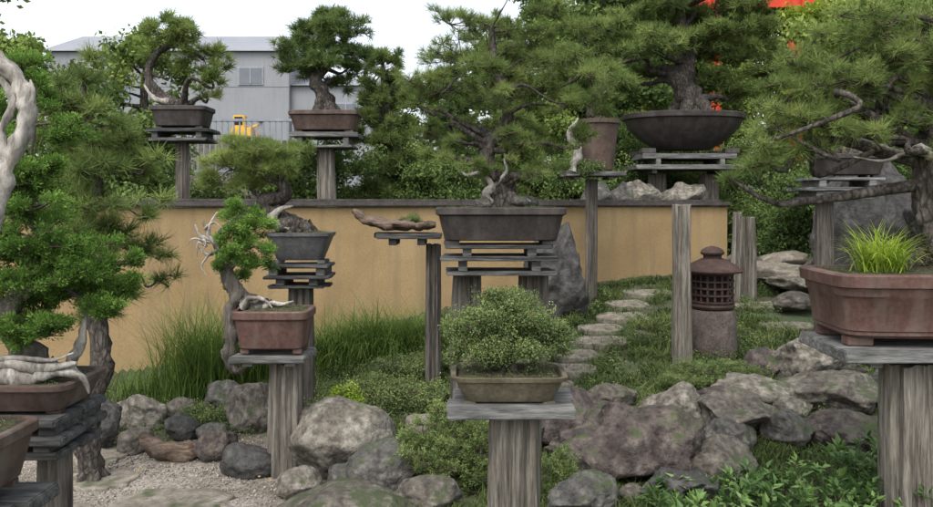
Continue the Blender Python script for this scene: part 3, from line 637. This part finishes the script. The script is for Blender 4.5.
# big white pine in bowl
e=bonsai('white_pine_bonsai',(2.92,10.8,2.79),.0135,[(8,0,-2,17),(6,0,14,13),(-2,0,35,11),(4,0,60,9),(-3,0,95,7),(0,0,130,4),(0,0,155,2)],
 [(-52,92,32,13),(-22,104,32,13),(18,100,34,13),(60,92,34,13),(-46,60,34,12),(6,70,36,12),(56,60,36,12),(88,42,26,10),(38,34,28,9),(70,24,24,8),(-56,34,24,9),(-20,47,28,10),(-30,130,32,13),(20,132,32,13),(0,158,28,12),(55,122,28,12),(95,70,22,10),(-76,75,18,10),
  (36,76,30,10,-25),(-30,76,30,10,-25),(50,106,28,11,-20),(-8,118,30,11,-20),(84,88,22,10,10),(-70,50,18,8,5)],.105,2.7,'pinefar','pine',40,tonebase=.38)
pot(e,1.55,1.15,.54,M['claydark'],e=2.3,prof=BOWL)
# tall round pot
e=bonsai('pine_bonsai',(1.40,8.5,2.48),.0106,[(0,0,-2,7),(-6,0,14,6),(4,0,34,5),(0,0,60,3)],
 [(-10,50,22,10),(14,44,22,10),(0,70,24,12),(-22,30,18,8),(20,22,16,7),(0,90,22,12)],.09,2.2,'pinefar','pine',15,tonebase=.35)
pot(e,.42,.42,.53,M['clay'],e=2,prof=[(0,.85),(.5,.93),(.9,1),(.92,1.06),(1,1.06),(1,.95),(.9,.93)],feet=False)
e2=grp('deadwood_jin',(1.10,8.3,1.93)); V,Q,Tt=tube(cat([(0,0,0,.04),(.05,0,.2,.05),(-.02,0,.38,.04),(.06,0,.55,.01)],6),10,.35,12,3,.4); build('deadwood',[(V,Q,None,0),(V,Tt,None,0)],[M['dead']],True,e2)
shrub('small_companion_plant',(1.22,8.3,1.93),[(0,4,16,8,0)],.0106,.06,3,'small','azalea')
# far right pot on tiered stand
e=bonsai('pine_bonsai',(3.32,7.0,2.02),.00875,[(0,0,-2,9),(6,0,16,8),(-4,0,38,6),(6,0,60,4)],
 [(30,30,24,10),(-26,40,24,10),(10,62,28,12),(60,50,28,12),(90,35,24,12),(100,70,28,14),(50,80,30,12)],.08,2,'pinefar','pine_dark',20)
pot(e,.56,.4,.2,M['claydark'])
# near right big pine
e=bonsai('black_pine_bonsai',(2.17,3.8,1.283),.00475,
 [(22,0,-2,25),(18,2,30,20),(12,0,70,18),(8,0,110,16),(16,0,150,13),(28,0,190,11),(22,0,240,8)],
 [(-150,138,36,22),(-116,182,36,24),(-86,208,40,28),(-160,106,30,17),(-118,122,30,17),(-73,158,36,22),(-46,208,42,28),(-4,238,42,28),(12,150,32,18),(-22,178,36,22),(-102,150,36,20),(-180,92,18,8),(-56,248,42,26),(27,190,42,26),(15,122,28,13),(-138,165,26,18),(42,240,42,28),(-176,122,18,13),(-70,128,22,10),(-108,224,28,18),(34,100,27,13),
  (-60,180,32,20,-30),(-20,205,34,20,-35),(-90,185,30,18,-30),(-30,150,28,14,-30),(0,215,34,20,-40),(-130,150,26,14,-25),(-50,228,34,20,-25),(20,170,26,14,-35),(-95,135,24,12,-25),(-130,205,24,14,0),(-148,185,18,12,0),(0,120,22,10,-30),(28,78,20,10,-25)],
 .062,1.55,'pinethin','pine',45,tonebase=.46,sub=.55,limb=.25,rmax=.45,
 deads=[[(2,-16,112,5),(-14,-20,120,4),(-30,-20,116,3),(-52,-16,124,1.8),(-60,-16,137,.8)],[(-30,-20,116,2.4),(-50,-20,108,1.4),(-78,-16,112,.6)]],seg=18,ridges=5)
pot(e,.98,.58,.33,M['clayred'],prof=[(0,.86),(.05,.90),(.1,.90),(.12,.915),(.62,.955),(.66,.975),(.78,.98),(.80,1.02),(.97,1.03),(1,1.0),(1,.93),(.93,.92),(.85,.91)],rotz=-.05)
V=blades(np.stack([-.24+rng.normal(size=420)*.04,-.08+rng.normal(size=420)*.04,np.zeros(420)],1),rng.uniform(0,2*np.pi,420),rng.uniform(.14,.32,420),rng.uniform(.7,1.9,420),np.full(420,.007),rng.uniform(.2,.8,420),k=6,lean0=.35)
build('golden_grass_tuft',[V],[M['ygrass']],False,e)
# left juniper
e=bonsai('juniper_bonsai',(-1.64,3.0,.955),.00375,
 [(10,0,-2,16),(-5,0,25,14),(-20,0,60,12),(0,0,95,9),(10,0,140,7),(-5,0,190,5),(5,0,250,3)],
 [(-30,160,40,22),(15,140,42,24),(62,122,34,17),(88,92,24,13),(50,84,36,17),(0,74,44,20),(-35,110,35,24),(-30,50,34,16),(35,52,30,14),(-10,190,42,22),(70,108,26,14),(5,115,36,18),(20,165,26,14),(-50,85,30,22),
  (0,285,24,20),(25,250,26,22),(-10,225,36,24),(25,205,28,20),(-30,260,30,24),(-20,310,24,18),(10,95,36,16,-25),(45,105,30,14,-22),(-15,135,34,18,-25),(70,72,26,12,-8),(5,48,34,12,-24),(85,110,20,12,4)],
 .04,2.1,'jun','juniper',40,tonebase=.33,bark='woodd',deads=[[(-55,-25,-8,6),(-25,-30,6,9),(15,-30,4,9),(45,-28,10,6),(66,-26,4,3),(72,-26,-12,1)],[(-55,-30,6,4),(-10,-34,18,6),(30,-32,14,5),(62,-30,18,2)],[(-30,-32,14,4),(0,-36,24,3),(40,-34,22,2),(60,-32,28,.8)],[(40,0,10,5),(52,-4,30,5),(58,-6,50,3),(60,-4,66,1)]])
pot(e,.44,.36,.115,M['clay'])
bonsai('black_pine_tree',(-2.15,4.6,0),.0057,
 [(0,0,0,12),(-8,0,60,11),(10,0,120,10),(0,0,180,9),(-12,0,240,7),(5,0,300,5),(-10,0,370,4),(-8,0,410,2)],
 [(-10,410,30,22),(-12,375,38,24),(22,345,36,24),(44,310,30,22),(0,320,40,26),(12,280,38,22),(54,275,22,16),(42,235,30,16),(10,215,38,20),(28,190,32,14),(0,165,30,12),(-28,280,36,26),(-30,350,32,26),(-28,230,36,22),(58,205,16,10),(30,255,30,16),(10,360,30,20,-30),(20,310,30,18,-35),(0,255,34,18,-35),(20,225,30,14,-30)],
 .085,2.1,'pine','pine',45,tonebase=.38,rmax=.4)
# corner pot with deadwood trunk
e=grp('driftwood_bonsai',(-1.56,2.4,.92))
pot(e,.40,.34,.2,M['clay'])
dp=[]
for d in ([(-10,0,-2,20),(-5,0,90,17),(30,0,180,14),(52,0,245,10),(72,-3,285,8),(80,0,318,8),(74,2,345,7),(54,0,368,8),(25,0,378,8),(-20,0,400,6)],
          [(45,0,235,5),(60,-4,270,5),(58,-4,300,4),(66,0,330,4),(54,2,352,3)],[(80,0,318,4),(87,0,335,2.4),(84,0,350,.8)]):
    V,Q,Tt=tube(cat([(a*.003,b_*.003,z*.003,r*.003) for a,b_,z,r in d],8),14,.35,25,3,.35); dp+=[(V,Q,None,0),(V,Tt,None,0)]
build('twisted_deadwood_trunk',dp,[M['dead']],True,e)
fol,_,_,_=padfoliage([(-90,390,40,25,0),(-110,330,40,25,0),(-70,440,40,20,0)],.003,.04,2,'jun',0)
build('foliage',fol,[M['juniper']],False,e)
# driftwood plank with moss on side table
e=grp('driftwood_slab',(-.52,6.2,1.37))
V,Q,Tt=tube(cat([(-.36,0,.17,.015),(-.26,0,.11,.035),(-.08,0,.065,.045),(.1,0,.055,.05),(.28,0,.06,.03)],6),12,.35,14,2,.2)
V[:,1]*=3
build('slab',[(V,Q,None,0),(V,Tt,None,0)],[M['drift']],True,e)
fol,_,_,_=padfoliage([(12,10,8,4,0),(4,8,8,3,0)],.01,.03,3,'small',0); build('moss',fol,[M['azalea']],False,e)

# ------------------------------------------------------------------ lantern
e=grp('garden_lantern',(2.09,6.8,float(G(2.09,6.8)))); 
def lathe(name,prof,mat,seg=40,parent=e):
    th=np.linspace(0,2*np.pi,seg,endpoint=False); rs=[np.stack([r*np.cos(th),r*np.sin(th),np.full(seg,z)],1) for z,r in prof]
    V,F=loft(rs); ob=build(name,[(V,F,None,0)],[mat],True,parent)
    try: ob.data.set_sharp_from_angle(angle=math.radians(40))
    except Exception: pass
    return ob
lathe('stone_base',[(-.05,.20),(.0,.20),(.02,.205),(.34,.195),(.37,.18),(.37,.01)],M['stone'])
lathe('plinth',[(.371,.15),(.38,.175),(.40,.185),(.42,.18),(.42,.01)],M['iron'])
lathe('inner_core',[(.42,.14),(.68,.14),(.68,.01)],M['black'])
for k in range(18):
    a=k*2*math.pi/18; box('lattice_bar',(.165*math.cos(a),.165*math.sin(a),.55),(.014,.018,.26),M['iron'],.002,e,a)
for i in range(5):
    z=.43+i*.058
    lathe('lattice_ring',[(z,.150),(z,.178),(z+.014,.178),(z+.014,.150),(z,.150)],M['iron'])
lathe('roof',[(.68,.01),(.68,.19),(.685,.245),(.70,.25),(.715,.235),(.75,.19),(.78,.13),(.80,.09),(.80,.075),(.825,.075),(.835,.095),(.85,.10),(.875,.085),(.895,.05),(.905,.01)],M['iron'])

# ------------------------------------------------------------------ background vegetation
def tree(name,x,y,z0,h,rx,rz,mat,kind='leaf',L=.22,c=1.9,nb=26,trunk_r=.12,tonebase=.4,hollow=.45):
    cz=h-rz; pads=[]
    for _ in range(nb):
        u=unit(rng.normal(size=3)); r=rng.uniform(hollow,.95)
        q=np.array([u[0]*rx,u[1]*rx,u[2]*rz])*r
        pr=rng.uniform(.22,.36)*rx; pads.append((q[0],cz+q[2],pr,pr*.6,q[1]))
    return bonsai(name,(x,y,z0),1.0,[(0,0,0,trunk_r),(.05*rx,0,h*.3,trunk_r*.8),(-.05*rx,.05,h*.6,trunk_r*.55),(0,0,h*.9,trunk_r*.2)],pads,L,c,kind,mat,0,tonebase=tonebase,tw=.012)
def cloudtree(name,x,y,z0,h,w,mat,L=.10,c=2.4,tonebase=.4):
    n=8; pads=[]
    for i in range(n):
        t=i/(n-1); z=h*(.25+.72*t); rr=w*(1-.55*t)
        for k in range(5):
            a=k*1.257+i*.7+rng.uniform(-.3,.3); pads.append((math.cos(a)*rr*.62,z+rng.uniform(-.04,.04)*h,rr*.42,h*.055,math.sin(a)*rr*.62))
        pads.append((0,z,rr*.45,h*.06,0))
    return bonsai(name,(x,y,z0),1.0,[(0,0,0,.09),(.05,0,h*.4,.07),(0,0,h*.95,.02)],pads,L,c,'pinefar',mat,0,tonebase=tonebase,tw=.01)
cloudtree('cypress_tree',-1.08,10.3,.85,2.7,.62,'pine',tonebase=.34)
cloudtree('cypress_tree',-.25,10.9,.85,2.6,.62,'pine_dark')
cloudtree('cypress_tree',.55,11.2,.85,3.2,.7,'pine')
tree('broadleaf_tree',.9,13,.85,3.8,1.1,1.5,'backlight')
tree('broadleaf_tree',2.2,14.5,.85,6.0,1.6,2.4,'back',nb=34)
tree('broadleaf_tree',4.5,16,.85,3.9,1.5,1.6,'backlight')
tree('broadleaf_tree',3.6,19,.85,7.6,2.2,2.8,'back',nb=36,L=.28)
tree('maple_tree',9.0,18,.85,6.4,2.0,2.4,'maple','maple',nb=34,L=.25)
tree('maple_tree',7.0,26,.85,8.5,2.2,3.0,'maple','maple',nb=34,L=.32)
tree('broadleaf_tree',7.0,12.5,.85,4.2,1.8,1.9,'backlight',nb=34)
tree('broadleaf_tree',10.5,15,.85,8,2.6,3.2,'back',nb=34,L=.3)
tree('broadleaf_tree',13.5,20,.85,9,3,3.5,'back',nb=34,L=.34)
tree('broadleaf_tree',-6.3,10.5,.3,4.4,1.2,1.8,'backlight',nb=34)
tree('broadleaf_tree',-4.3,9.5,.85,2.3,.9,.9,'back')
tree('broadleaf_tree',-4.6,11.5,.85,3.3,.9,1.2,'backlight')
tree('broadleaf_tree',5.5,30,.85,10.5,4,4.5,'back',nb=46,L=.42)
tree('broadleaf_tree',12,32,.85,11,5,4.5,'backlight',nb=46,L=.45)
tree('broadleaf_tree',19,33,.85,12,5,5,'back',nb=46,L=.45)
tree('broadleaf_tree',-1.0,24,.85,4.2,1.6,1.6,'backlight',nb=26,L=.26)
pads=[]
for i in range(60):
    t=i/59; x=-5.5+t*13.5; y=float(np.interp(x,[-9,3.3],[4.23,10.06]))+1.9+rng.uniform(-.4,.8)
    pads.append((x,rng.uniform(1.15,1.95)+(.35 if x>1 else 0),.50,.40,y))
for i in range(14):
    pads.append((rng.uniform(3.8,7.5),rng.uniform(1.0,2.2),.5,.45,rng.uniform(10.8,11.8)))
fol,cent,(A,B),_=padfoliage(pads,1,.12,2.2,'leaf',0,tonebase=.42); e=grp('hedge',(0,0,0)); build('foliage',fol,[M['back']],False,e)
V,F=sticks(A,B,.012,.006); V2,F2=sticks(np.array([[c[0],c[1],.8] for c in cent]),cent,.03,.015); build('stems',[(V,F,None,0),(V2,F2,None,0)],[M['twig']],False,e)
shrub('dark_shrub',(4.6,9.2,.8),[(0,50,60,50,0),(60,70,60,50,10),(-50,90,45,40,20),(40,130,60,50,30),(110,120,60,50,0),(-30,30,40,30,0),(170,90,60,60,0),(170,30,60,40,0),(-75,45,35,30,60),(-60,20,35,25,40)],.01,.11,2.2,'leaf','back',tonebase=.3)

# ------------------------------------------------------------------ torii
e=grp('torii_gate',(7.95,22,.8))
for sx in (-1.12,1.12):
    V,Q,Tt=tube(cat([(sx*1.05,0,0,.21),(sx,0,4,.19),(sx*.96,0,7.2,.17)],4),20,0); build('pillar',[(V,Q,None,0)],[M['verm']],True,e)
box('tie_beam',(0,0,6.3),(3.5,.16,.28),M['verm'],.01,e)
box('lintel',(0,0,7.0),(4.2,.3,.28),M['verm'],.01,e)
box('top_beam',(0,0,7.32),(4.7,.42,.3),M['verm'],.02,e)
box('plaque',(0,-.02,6.66),(.4,.1,.4),M['white'],.01,e)
e=grp('shrine_storehouse',(8,36,.8)); box('wall',(0,0,2.4),(7,4,4.8),M['white'],.02,e); box('roof',(0,0,5.0),(8,5,.35),M['roof'],.05,e); box('door',(0,-2.01,1.1),(1.2,.06,2.2),M['woodd'],.01,e)

# ------------------------------------------------------------------ building
e=grp('grey_building',(-17.0,46,0.5))
def gable(parent,cx,w,d,h,rise,yo=0,ov=.25):
    box('walls',(cx,yo+d/2,h/2),(w,d,h),M['cladding'],.02,parent)
    V=np.array([(-w/2-ov,-ov,h),(w/2+ov,-ov,h),(w/2+ov,d+ov,h),(-w/2-ov,d+ov,h),(-w/2-ov,d*.5,h+rise),(w/2+ov,d*.5,h+rise)],float)+np.array([cx,yo,.01])
    build('roof',[(V,np.array([(0,1,5,4),(2,3,4,5)]),None,0),(V,np.array([(1,2,5),(3,0,4)]),None,0),(V,np.array([(3,2,1,0)]),None,0)],[M['roof']],False,parent)
gable(e,-.2,14.0,10,9.8,1.9)
gable(e,9.6,5.6,8,7.9,1.0,.5)
def window(p,x,z,w,h,y):
    box('window_frame',(x,y-.02,z),(w+.16,.10,h+.16),M['metal'],.01,p); box('window_glass',(x,y-.07,z),(w,.04,h),M['glass'],0,p); box('mullion',(x,y-.10,z),(.06,.04,h),M['metal'],0,p)
window(e,-3.2,7.6,1.5,1.3,0); window(e,4.6,8.4,1.3,.9,0); window(e,-3.2,4.4,1.6,1.3,0); window(e,3.0,4.4,1.6,1.3,0)
window(e,10,6.4,1.2,.9,.5)
for i in range(1,5): box('panel_joint',(-.2,-.012,i*1.95),(14.0,.02,.04),M['roof'],0,e)
e=grp('metal_fence',(-3.6,14,.85))
for z in (1.3,2.2): box('rail',(0,0,z),(2.6,.05,.05),M['metal'],.005,e)
for i in range(24): box('bar',(-1.2+i*.104,0,1.75),(.022,.022,.9),M['metal'],0,e)
for x in (-1.3,0,1.3): box('fence_post',(x,.04,1.1),(.07,.05,2.25),M['metal'],.005,e)
e=grp('yellow_excavator',(-7.0,25,3.4)); e.scale=(.5,.5,.6)
box('track_left',(0,-.45,.2),(1.5,.3,.4),M['black'],.12,e); box('track_right',(0,.45,.2),(1.5,.3,.4),M['black'],.12,e)
box('body',(.05,0,.65),(1.3,1.0,.5),M['yellow'],.06,e); box('cab',(-.15,0,1.2),(.75,.7,.7),M['yellow'],.05,e); box('cab_glass',(-.15,-.36,1.25),(.5,.02,.42),M['black'],0,e)
box('boom',(.75,0,1.0),(.7,.14,.14),M['yellow'],.03,e,rot=(0,-.35,0)); box('arm',(1.08,0,.85),(.12,.14,.6),M['yellow'],.03,e,rot=(0,.2,0)); box('bucket',(1.1,0,.5),(.3,.4,.3),M['orange'],.06,e)
e=grp('earth_bank',(-8,26,0)); r=rock((0,0,0),9,5,3.2,'rbrown','bank',0,sink=0,sub=4); r.parent=e; r.location=(0,0,1.75)

# ------------------------------------------------------------------ light, world, camera
w=bpy.data.worlds.new("World"); scene.world=w; w.use_nodes=True; nt=w.node_tree; bg=nt.nodes['Background']
sky=nt.nodes.new('ShaderNodeTexSky'); sky.sky_type='NISHITA'; sky.sun_disc=False
sky.sun_elevation=math.radians(58); sky.sun_rotation=math.radians(200); sky.air_density=1.0; sky.dust_density=4; sky.ozone_density=1
hs=nt.nodes.new('ShaderNodeHueSaturation'); hs.inputs['Saturation'].default_value=.35; hs.inputs['Value'].default_value=2.4
nt.links.new(sky.outputs[0],hs.inputs['Color']); nt.links.new(hs.outputs[0],bg.inputs[0]); bg.inputs[1].default_value=.15
sl=bpy.data.lights.new('sun','SUN'); sl.energy=1.0; sl.angle=math.radians(20); sl.color=(1,.96,.9)
so=bpy.data.objects.new('sun',sl); COL.objects.link(so)
el,az=math.radians(58),math.radians(200)
dirv=Vector((math.sin(az)*math.cos(el),math.cos(az)*math.cos(el),math.sin(el)))
so.rotation_euler=dirv.to_track_quat('Z','Y').to_euler()
cd=bpy.data.cameras.new('camera'); co=bpy.data.objects.new('camera',cd); COL.objects.link(co)
co.location=(0,0,1.6); co.rotation_euler=(math.radians(90),0,0); cd.sensor_width=36; cd.lens=36*800/933; cd.shift_y=-.054; cd.clip_end=9000; cd.clip_start=.05
scene.camera=co
scene.view_settings.view_transform='Standard'; scene.view_settings.look='None'; scene.view_settings.exposure=0
